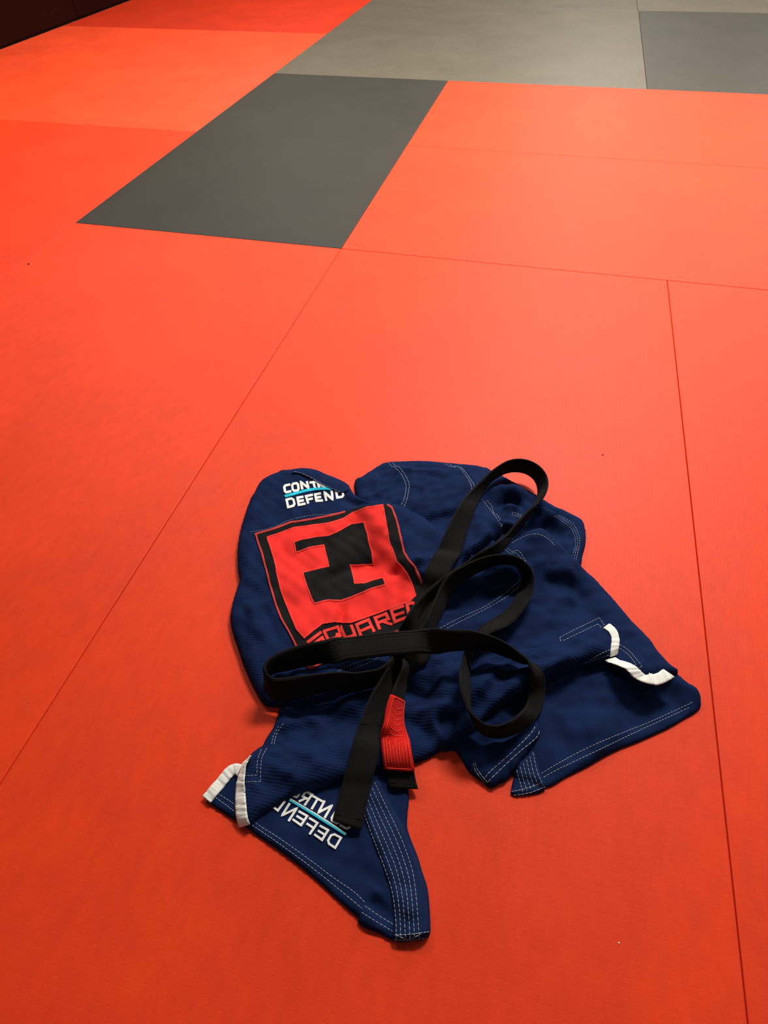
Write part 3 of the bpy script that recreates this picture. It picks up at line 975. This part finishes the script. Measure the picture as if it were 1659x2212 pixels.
ribbon_decal('patch_border', [BORDER], ['back_panel'], M_PBORD, patch, 4.0, off=0.0014, th=0.0012)

GLYPH = {  # strokes on a unit cell, y down
    'S': [[(1, .09), (.1, .09), (.1, .48), (.9, .48), (.9, .91), (0, .91)]],
    'Q': [[(.1, .1), (.9, .1), (.9, .9), (.1, .9), (.1, .02)], [(.62, .62), (.95, .97)]],
    'U': [[(.1, 0), (.1, .9), (.9, .9), (.9, 0)]],
    'A': [[(.1, 1), (.1, .1), (.9, .1), (.9, 1)], [(.1, .58), (.9, .58)]],
    'R': [[(.1, 1), (.1, .1), (.88, .1), (.88, .52), (.1, .52)], [(.45, .55), (.92, 1)]],
    'E': [[(1, .1), (.1, .1), (.1, .9), (1, .9)], [(.1, .5), (.9, .5)]],
    'D': [[(.1, .02), (.1, .9), (.7, .9), (.9, .72), (.9, .28), (.7, .1), (.1, .1)]],
    'C': [[(1, .1), (.28, .1), (.1, .26), (.1, .74), (.28, .9), (1, .9)]],
    'O': [[(.26, .1), (.74, .1), (.9, .26), (.9, .74), (.74, .9), (.26, .9), (.1, .74), (.1, .26), (.26, .1), (.5, .1)]],
    'N': [[(.1, 1), (.1, .06), (.9, .94), (.9, 0)]],
    'T': [[(0, .1), (1, .1)], [(.5, .1), (.5, 1)]],
    'F': [[(1, .1), (.1, .1), (.1, 1)], [(.1, .52), (.9, .52)]],
}


def letter(ch, quad, names, mat, parent, w, off=0.0012, th=0.0012):
    tl, tr, br, bl = [np.array(q, float) for q in quad]
    runs = []
    for st in GLYPH[ch]:
        runs.append([tuple((tl * (1 - u) + tr * u) * (1 - v) + (bl * (1 - u) + br * u) * v) for u, v in st])
    return ribbon_decal('letter', runs, names, mat, parent, w, off, th, step=2.0)


for ch, q in (('S', [(662, 1388), (693.5, 1364), (705, 1390), (676, 1410)]), ('Q', [(696, 1363.5), (729, 1351), (741, 1376), (707, 1388)]), ('U', [(733, 1352), (761, 1351), (770, 1375), (746, 1382)]),
              ('A', [(766, 1349), (797, 1336), (812, 1366), (777, 1379)]), ('R', [(805, 1334.5), (836.7, 1323), (851, 1349), (817, 1363)]), ('E', [(842, 1317), (873, 1307), (881, 1338), (852, 1349)]), ('D', [(877, 1304), (897, 1299), (906, 1330), (885, 1339)])):
    letter(ch, q, ['back_panel'], M_PEDGE, patch, 6.4, off=0.0018, th=0.0010)

txt = ribbon_decal('shoulder_lettering', [Zg([(500, 552), (640, 516), (800, 472), (950, 444), (1100, 438), (1160, 446)])], ['back_panel'], M_CYAN, gi, 5.2, off=0.0008, th=0.0014)
txt['label'] = 'cyan stripe between two lines of white lettering near the collar'
for ch, q in (('C', [(478, 392), (578, 368), (592, 492), (498, 512)]), ('O', [(590, 365), (690, 345), (715, 475), (608, 490)]), ('N', [(715, 335), (825, 335), (855, 440), (740, 455)]), ('T', [(850, 347), (960, 330), (985, 430), (885, 440)]), ('R', [(955, 338), (1060, 330), (1090, 420), (985, 425)]),
              ('D', [(508, 590), (628, 560), (658, 692), (543, 725)]), ('E', [(670, 562), (765, 545), (800, 670), (690, 690)]), ('F', [(790, 540), (895, 517), (920, 640), (825, 660)]), ('E', [(920, 515), (1015, 492), (1050, 625), (945, 630)]), ('N', [(1055, 487), (1180, 468), (1195, 605), (1085, 620)]), ('D', [(1215, 465), (1335, 470), (1355, 560), (1240, 587)])):
    letter(ch, Zg(q), ['back_panel'], M_WHITE, txt, 4.8, off=0.0008, th=0.0010)

txt2 = ribbon_decal('inside_lettering', [Zn([(455, 332), (700, 480), (1000, 668), (1290, 850)])], ['front_corner'], M_CYAN, gi, 5.0, off=0.0008, th=0.0014)
txt2['label'] = 'mirrored white lettering with a blue stripe on the turned-out corner'
ribbon_decal('stripe_highlight', [Zn([(465, 318), (705, 462), (1005, 650), (1300, 838)])], ['front_corner'], M_TAPE, txt2, 2.6, off=0.0010, th=0.0014)
for ch, q in (('D', [(1245, 890), (1085, 805), (985, 975), (1138, 1078)]), ('E', [(1055, 775), (915, 700), (812, 865), (942, 960)]), ('F', [(897, 668), (762, 590), (640, 765), (765, 858)]), ('E', [(747, 567), (600, 490), (490, 642), (630, 742)]), ('N', [(585, 455), (445, 372), (320, 570), (452, 665)]), ('D', [(400, 350), (300, 290), (180, 440), (275, 520)]),
              ('C', [(1440, 640), (1300, 560), (1190, 720), (1325, 795)]), ('O', [(1290, 560), (1150, 470), (1040, 640), (1180, 718)]), ('N', [(1110, 420), (965, 340), (868, 530), (990, 612)]), ('T', [(958, 345), (808, 262), (710, 430), (860, 520)]), ('R', [(812, 245), (690, 180), (580, 350), (690, 425)]), ('O', [(650, 160), (560, 120), (470, 270), (570, 320)])):
    letter(ch, Zn(q), ['front_corner'], M_WHITE, txt2, 4.8, off=0.0008, th=0.0010)


# ------------------------------------------------------------------ slit tapes
def ribbon3d(name, Lc, Rc, mat, parent, th, bulge=0.0, nw=6):
    """band of cloth between two edge curves, with thickness and soft edges"""
    Lc, Rc = np.asarray(Lc), np.asarray(Rc)
    n = len(Lc)
    T = np.gradient((Lc + Rc) / 2, axis=0)
    T /= np.linalg.norm(T, axis=1)[:, None] + 1e-12
    Wd = Rc - Lc
    N = np.cross(Wd, T)
    N /= np.linalg.norm(N, axis=1)[:, None] + 1e-12
    prof = []
    for k in range(nw + 1):
        u = k / nw
        prof.append((u, 0.5 * math.sin(math.pi * (0.06 + 0.88 * u)) ** 0.35))
    ring = [(u, h) for u, h in prof] + [(u, -h) for u, h in reversed(prof)]
    m = len(ring)
    V, Fc = [], []
    for i in range(n):
        for u, h in ring:
            V.append(tuple(Lc[i] + Wd[i] * u + N[i] * h * th))
    for i in range(n - 1):
        for a in range(m):
            b = (a + 1) % m
            Fc.append((i * m + a, i * m + b, (i + 1) * m + b, (i + 1) * m + a))
    Fc.append(tuple(range(m))[::-1])
    Fc.append(tuple((n - 1) * m + a for a in range(m)))
    me = bpy.data.meshes.new(name)
    me.from_pydata(V, [], Fc)
    bm = bmesh.new()
    bm.from_mesh(me)
    bmesh.ops.recalc_face_normals(bm, faces=bm.faces)
    bm.to_mesh(me)
    bm.free()
    smooth(me)
    return link(name, me, mat, parent)


def onz(d, z):
    return CAM + d * ((z - CAM[2]) / d[2])


def solve_edges(rows, W):
    """rows: (hx,hy,lx,ly, clearance of the low edge above the heap, 1 = tilted with the first edge high / 2 = standing / 0 = flat)"""
    zr = []
    for (hx, hy, lx, ly, c, s) in rows:
        dh, dl = ray_dirs([(hx, hy)])[0], ray_dirs([(lx, ly)])[0]

        def rest(d):
            z = 0.0
            for _ in range(8):
                p = onz(d, z)
                z = float(hsample(H, p[0], p[1])) + c
            return z
        if s == 3:      # flat, resting on the highest cloth across its width
            dm = dl + dh
            zr.append(max(rest(dl), rest(dh), rest(dm / np.linalg.norm(dm))))
        else:
            zr.append(rest(dl) if s else (rest(dl) + rest(dh)) / 2)
    zr = np.array(zr)
    for _ in range(2):
        if len(zr) > 2:
            zr[1:-1] = 0.25 * zr[:-2] + 0.5 * zr[1:-1] + 0.25 * zr[2:]
    Ls, Rs = [], []
    for (hx, hy, lx, ly, c, s), zl in zip(rows, zr):
        dh, dl = ray_dirs([(hx, hy)])[0], ray_dirs([(lx, ly)])[0]
        lo = onz(dl, zl)
        hi = onz(dh, zl)
        if s == 2:      # standing on edge: the steeper of the two solutions
            dzs = np.linspace(0.3 * W, W, 160)
            ds = np.array([np.linalg.norm(onz(dh, zl + dz) - lo) for dz in dzs])
            ok = np.where(ds <= W)[0]
            hi = onz(dh, zl + dzs[ok[-1] if len(ok) else int(ds.argmin())])
        elif s == 1 and np.linalg.norm(hi - lo) < W:
            for dz in np.linspace(0, W, 160):
                hi = onz(dh, zl + dz)
                if np.linalg.norm(hi - lo) >= W:
                    break
        Ls.append(hi)
        Rs.append(lo)
    return np.array(Ls), np.array(Rs)


def clear_cloth(L, R_, gap, wide=2, soft=6):
    """lift each section of a strip until it is clear of the cloth below it"""
    lift = np.zeros(len(L))
    for u in np.linspace(0, 1, 7):
        P_ = L + (R_ - L) * u
        lift = np.maximum(lift, hsample(H, P_[:, 0], P_[:, 1]) + gap - P_[:, 2])
    lift = np.maximum.reduce([np.roll(lift, k) for k in range(-wide, wide + 1)])
    for _ in range(soft):
        lift[1:-1] = 0.25 * lift[:-2] + 0.5 * lift[1:-1] + 0.25 * lift[2:]
    L[:, 2] += lift
    R_[:, 2] += lift
    return lift.max()


def make_strip(rows, W, step=0.004, smooth_n=2):
    L, R_ = solve_edges(rows, W)
    A = np.hstack([L, R_])
    A = catmull(A, 10)
    # even spacing along the centre line
    Cc = (A[:, :3] + A[:, 3:]) / 2
    s = np.concatenate([[0], np.cumsum(np.linalg.norm(np.diff(Cc, axis=0), axis=1))])
    n = int(s[-1] / step)
    q = np.linspace(0, s[-1], n)
    A = np.stack([np.interp(q, s, A[:, k]) for k in range(6)], 1)
    for _ in range(smooth_n):
        A[1:-1] = 0.25 * A[:-2] + 0.5 * A[1:-1] + 0.25 * A[2:]
    Cc = (A[:, :3] + A[:, 3:]) / 2
    D = A[:, 3:] - A[:, :3]
    D /= np.linalg.norm(D, axis=1)[:, None] + 1e-9
    return Cc - D * W / 2, Cc + D * W / 2, q


def tape(name, rows, W, parent, lab, crinkle=0.0016):
    L, R_, q = make_strip(rows, W, step=0.0016)
    clear_cloth(L, R_, 0.0004, wide=0, soft=3)
    nzz = np.sin(q * 1100 + 2 * np.sin(q * 310)) * np.sin(q * 190 + 1)
    for E, ph in ((L, 0.0), (R_, 1.3)):
        E[:, 2] += crinkle * 0.5 * (nzz * np.cos(ph) + np.sin(q * 430 + ph + 2 * np.sin(q * 170)))
    o = ribbon3d(name, L, R_, M_TAPE, parent, 0.0017)
    o['label'] = lab
    return o


def rows_from(centers, w, c, s=0):
    C = np.array(centers, float)
    T = np.gradient(C, axis=0)
    T /= np.linalg.norm(T, axis=1)[:, None]
    N = np.stack([T[:, 1], -T[:, 0]], 1)
    out = []
    for i in range(len(C)):
        l, r_ = C[i] + N[i] * w / 2, C[i] - N[i] * w / 2
        cc = c[i] if isinstance(c, (list, tuple)) else c
        out.append((l[0], l[1], r_[0], r_[1], cc, s))
    return out


def edge_rows(ox, oy, sc, pairs, c, flag):
    return [(ox + p[0] / sc, oy + p[1] / sc, ox + p[2] / sc, oy + p[3] / sc, c, flag) for p in pairs]


tape('slit_tape', edge_rows(1290, 1330, 8.295, [(190, 162, 118, 222), (240, 160, 155, 238), (310, 210, 205, 300), (375, 310, 250, 385), (393, 440, 265, 470), (387, 530, 248, 555), (372, 610, 238, 650), (352, 700, 232, 740)], 0.0015, 3), 0.0145, gi, 'white cotton tape curling over the fold at the right')
tape('slit_tape', edge_rows(1290, 1330, 8.295, [(295, 755, 165, 800), (400, 860, 250, 895), (520, 985, 370, 1020), (620, 1100, 470, 1130), (700, 1190, 560, 1235), (785, 1232, 720, 1300), (850, 1208, 880, 1315), (960, 1150, 1000, 1290), (1080, 1070, 1130, 1225), (1210, 978, 1360, 1085)], 0.0015, 3), 0.0185, gi, 'white cotton tape bent along the right side slit')
tape('slit_tape', rows_from([(446.6, 1727.8), (460.5, 1711), (476, 1691.6), (490.6, 1673.5), (500, 1664), (509, 1661), (517, 1664)], 17, [0.003, 0.003, 0.004, 0.006, 0.007, 0.007, 0.006]), 0.0165, gi, 'white cotton tape end sticking out at the left')
tape('slit_tape', edge_rows(440, 1600, 8.295, [(850, 268, 815, 290), (765, 430, 685, 415), (750, 500, 650, 490), (740, 600, 625, 590), (728, 740, 590, 740), (742, 880, 570, 900), (757, 1060, 568, 1080), (775, 1230, 575, 1260), (797, 1400, 600, 1420), (830, 1500, 640, 1555)], 0.0025, 1), 0.0195, gi, 'white cotton tape hanging along the left side slit')

# ------------------------------------------------------------------ the belt
belt = empty('martial_arts_belt', (0, 0, 0), 'long black cotton belt with a red bar lying in loops on the blue jacket', 'belt')
BW = 0.042
B = []
# plain end, upwards
B += [(727.6, 1776.5, 771.5, 1791, .003, 0), (732.5, 1749, 781, 1757, .003, 0), (740, 1700, 799, 1703, .003, 0), (751, 1648, 817, 1652, .003, 0), (772, 1578, 829, 1582, .004, 1), (797, 1511, 840, 1517, .004, 1), (824, 1465, 852, 1469, .004, 1), (843, 1430, 860, 1434, .004, 1)]
# below the crossing
B += [(862, 1385, 905, 1395, .003, 0), (895, 1320, 937, 1332, .003, 0)]
# wide strand up to the far loop
B += [(922, 1247, 963, 1256, .004, 0), (944, 1201, 988, 1209, .004, 0), (965, 1144, 1006, 1158, .004, 1), (989, 1100, 1022, 1112, .005, 1), (1009, 1069, 1036, 1078, .005, 1), (1037, 1041, 1053, 1050, .005, 1), (1058, 1021, 1068, 1035, .004, 1)]
# far loop, high edge outside; it arches off the jacket over the mat
B += [(1078, 1006, 1082, 1027, .012, 1), (1098, 995, 1096, 1021, .018, 2), (1122, 991, 1116, 1019, .020, 2), (1147, 996, 1136, 1023, .020, 2), (1168, 1009, 1152, 1034, .019, 2), (1181, 1027, 1160, 1048, .016, 2), (1184, 1046, 1162, 1062, .010, 2), (1179, 1066, 1160, 1076, .004, 1), (1164, 1086, 1156, 1086, .004, 1), (1145, 1102, 1150, 1106, .004, 1), (1126, 1120, 1138, 1124, .004, 1), (1104, 1145, 1121, 1146, .004, 1), (1085, 1163, 1106, 1164, .004, 1), (1068, 1176, 1090, 1184, .005, 1), (1044, 1191, 1072, 1202, .006, 1), (1006, 1215, 1034, 1228, .007, 1)]
# back down to the crossing
B += [(958, 1247, 982, 1260, .007, 1), (927, 1272, 950, 1287, .006, 1), (909, 1290, 932, 1306, .005, 1), (893, 1309, 916, 1326, .004, 1), (879, 1334, 904, 1350, .003, 1), (862, 1388, 900, 1398, .003, 0)]
# turns left: near strand of the left loop (high edge away from camera)
B += [(868, 1446, 846, 1422, .003, -1), (830, 1478, 818, 1445, .003, -1), (795, 1489, 795, 1451, .003, -1), (759, 1493, 759, 1456, .003, -1), (714, 1498, 715, 1460, .003, -1), (680, 1508, 680, 1465, .003, -1), (645, 1516, 645, 1468, .003, -1), (612, 1521, 612, 1470, .003, -1), (590, 1514, 590, 1467, .003, -1), (575, 1498, 577, 1458, .003, -1), (571, 1478, 570, 1446, .003, -1), (580, 1460, 571, 1436, .004, -1), (597, 1452, 583, 1421, .004, -1)]
# far strand of the left loop = the band across the middle
B += [(618, 1450, 605, 1409, .004, -1), (640, 1444, 632, 1398, .004, -1), (672, 1437, 668, 1389, .004, -1), (708, 1431, 705, 1383, .006, -1), (744, 1428, 741, 1378, .012, -1), (790, 1423, 786, 1372, .026, -1), (835, 1417, 831, 1366, .040, -1), (872, 1415, 867, 1363, .044, -1), (914, 1411, 910, 1360, .044, -1), (970, 1407, 957, 1360, .038, -1), (1016, 1405, 1003, 1360, .036, -1), (1050, 1404, 1035, 1366, .026, -1), (1074, 1412, 1070, 1377, .014, -1), (1096, 1420, 1098, 1392, .007, -1), (1117, 1428, 1122, 1410, .004, -1)]
# ring at the right of the middle (rows: high edge first)
B += [(1140, 1428, 1132, 1439, .004, 1), (1139, 1452, 1156, 1446, .003, 1), (1144, 1470, 1170, 1466, .003, 1), (1145, 1490, 1176, 1490, .003, 1), (1142, 1510, 1174, 1516, .003, 1), (1133, 1531, 1164, 1543, .003, 1), (1120, 1546, 1147, 1565, .003, 1), (1104, 1559, 1126, 1580, .003, 1), (1084, 1567, 1098, 1592, .003, 1), (1060, 1568, 1060, 1594, .003, 1), (1040, 1562, 1032, 1580, .003, 1), (1018, 1545, 1018, 1553, .003, 1), (1000, 1515, 1015, 1518, .003, 1), (993, 1490, 1014, 1490, .003, 1), (992, 1461, 1013, 1463, .003, 1), (998, 1433, 1015, 1436, .003, 1), (1007, 1404, 1019, 1406, .003, 1)]
# under the band, into the middle loop
B += [(1026, 1396, 1026, 1382, .003, 1), (1056, 1370, 1034, 1360, .003, 1), (1082, 1360, 1062, 1341, .003, 1), (1112, 1341, 1098, 1315, .003, 1), (1137, 1309, 1115, 1288, .003, 1), (1151, 1278, 1125, 1260, .003, 1), (1154, 1246, 1127, 1242, .003, 1), (1144, 1224, 1118, 1227, .003, 1), (1127, 1209, 1106, 1220, .003, 1), (1104, 1200, 1092, 1219, .003, 1), (1075, 1198, 1070, 1221, .008, 1), (1037, 1206, 1041, 1232, .012, 1), (999, 1224, 1010, 1250, .014, 1), (973, 1239, 985, 1268, .012, 1), (954, 1261, 972, 1290, .008, 1), (942, 1290, 961, 1312, .006, 1), (928, 1322, 948, 1339, .004, 1), (911, 1357, 934, 1370, .003, 1)]
# under the band again and down to the red bar
B += [(884, 1414, 915, 1426, .003, 0), (871, 1444, 888, 1456, .003, 1), (856, 1472, 877, 1486, .003, 1), (847, 1500, 872, 1514, .003, 1), (836, 1532, 869, 1541, .003, 1), (831, 1567, 872, 1574, .003, 1), (829, 1606, 880, 1613, .004, 0), (832, 1653, 889, 1655, .004, 0), (836, 1676, 896, 1682, .004, 0), (845, 1704, 899, 1706, .004, 0)]
B = [(r[2], r[3], r[0], r[1], r[4], 1) if r[5] < 0 else r for r in B]
BL, BR_, BQ = make_strip(B, BW, step=0.0035, smooth_n=9)
clear_cloth(BL, BR_, 0.0032)
strap = ribbon3d('strap', BL, BR_, M_BELT, belt, 0.0048, nw=8)


def row_q(k):
    """arc position of a control row"""
    L, R_ = solve_edges([B[k]], BW)
    c = (L[0] + R_[0]) / 2
    Cc = (BL + BR_) / 2
    return int(np.argmin(np.linalg.norm(Cc - c, axis=1)))


nB = len(B)
i0, i1 = row_q(nB - 7), row_q(nB - 3)
Cn = (BL + BR_) / 2
Tn = np.gradient(Cn, axis=0)
Nn = np.cross(BR_ - BL, Tn)
Nn /= np.linalg.norm(Nn, axis=1)[:, None]
Nn[Nn[:, 2] < 0] *= -1
dv = (BR_ - BL) / np.linalg.norm(BR_ - BL, axis=1)[:, None]
bar = ribbon3d('rank_bar', BL[i0:i1 + 1] - dv[i0:i1 + 1] * 0.0010, BR_[i0:i1 + 1] + dv[i0:i1 + 1] * 0.0010, M_BAR, belt, 0.0078, nw=8)
bar['label'] = 'red cloth bar near the end of the belt'


def on_belt(i, u, h):
    i = min(max(i, 0), len(BL) - 1)
    a = int(i)
    b = min(a + 1, len(BL) - 1)
    f = i - a
    L = BL[a] * (1 - f) + BL[b] * f
    R_ = BR_[a] * (1 - f) + BR_[b] * f
    N = Nn[a] * (1 - f) + Nn[b] * f
    return L + (R_ - L) * u + N * h


def belt_thread(paths, h, rad, mat, name, parent):
    runs = []
    for pth in paths:
        pts = []
        for (a, u), (b, v) in zip(pth[:-1], pth[1:]):
            k = max(2, int(abs(b - a) * 1.5) + int(abs(v - u) * 10))
            for t in range(k):
                f = t / k
                pts.append(on_belt(a + (b - a) * f, u + (v - u) * f, h))
        pts.append(on_belt(pth[-1][0], pth[-1][1], h))
        runs.append(np.array(pts))
    o = link(name, tube_mesh(name, runs, rad), mat, parent)
    o['kind'] = 'stuff'
    return o


n_ = i1 - i0
pth = [[(i0 + .5, .06), (i1 - .6, .06)], [(i0 + .5, .94), (i1 - .6, .94)], [(i1 - .7, .04), (i1 - .7, .96)], [(i0 + .7, .04), (i0 + .7, .96)]]
for k in range(7):   # angular stitched lines on the lower half of the bar
    u = 0.16 + 0.11 * k
    a = i1 - n_ * (0.36 - 0.05 * (k % 3))
    pth.append([(a, u), (i1 - 2.0, u)])
    pth.append([(a, u), (a, u + 0.07)])
for k in range(6):
    a = i0 + n_ * (0.12 + 0.08 * k)
    pth.append([(a, .2 + .05 * (k % 2)), (a + n_ * .05, .5), (a + n_ * .01, .82)])
belt_thread(pth, 0.0040, 0.0006, M_BARST, 'bar_stitching', bar)
# rows of stitching along the belt and across its ends
rowsb = [[(1, u), (i0 - 1, u)] for u in (.08, .22, .36, .5, .64, .78, .92)] + [[(i1 + 1, u), (len(BL) - 2, u)] for u in (.08, .22, .36, .5, .64, .78, .92)]
for h, nm in ((0.0022, 'strap_stitching'), (-0.0022, 'strap_stitching')):
    belt_thread(rowsb, h, 0.0005, M_BELT, nm, strap)
belt_thread([[(3, .03), (3, .97)], [(40, .03), (40, .97)], [(len(BL) - 3, .03), (len(BL) - 3, .97)]], 0.0024, 0.0006, M_BELT, 'end_stitching', strap)

# ------------------------------------------------------------------ crumbs on the mat
def crumb(px, py, rad, mat, label):
    bm = bmesh.new()
    bmesh.ops.create_icosphere(bm, subdivisions=1, radius=rad)
    for v in bm.verts:
        v.co *= random.uniform(0.7, 1.2)
        v.co.z *= 0.55
    me = bpy.data.meshes.new('lint_speck')
    bm.to_mesh(me)
    bm.free()
    o = link('lint_speck', me, mat)
    p = at(px, py, 0)
    o.location = (p[0], p[1], -min(v.co.z for v in me.vertices) - 0.0001)
    o['label'] = label
    o['category'] = 'lint'


crumb(62, 571, 0.0035, M_PAD, 'dark speck of lint on the red mat at the far left edge')
crumb(1302, 983, 0.002, M_PAD, 'tiny dark speck on the red mat behind the jacket cuff')
crumb(1337, 2037, 0.0012, M_WHITE, 'tiny white speck on the red mat below the jacket')
print('HEAP top', H.max(), 'belt length', BQ[-1])
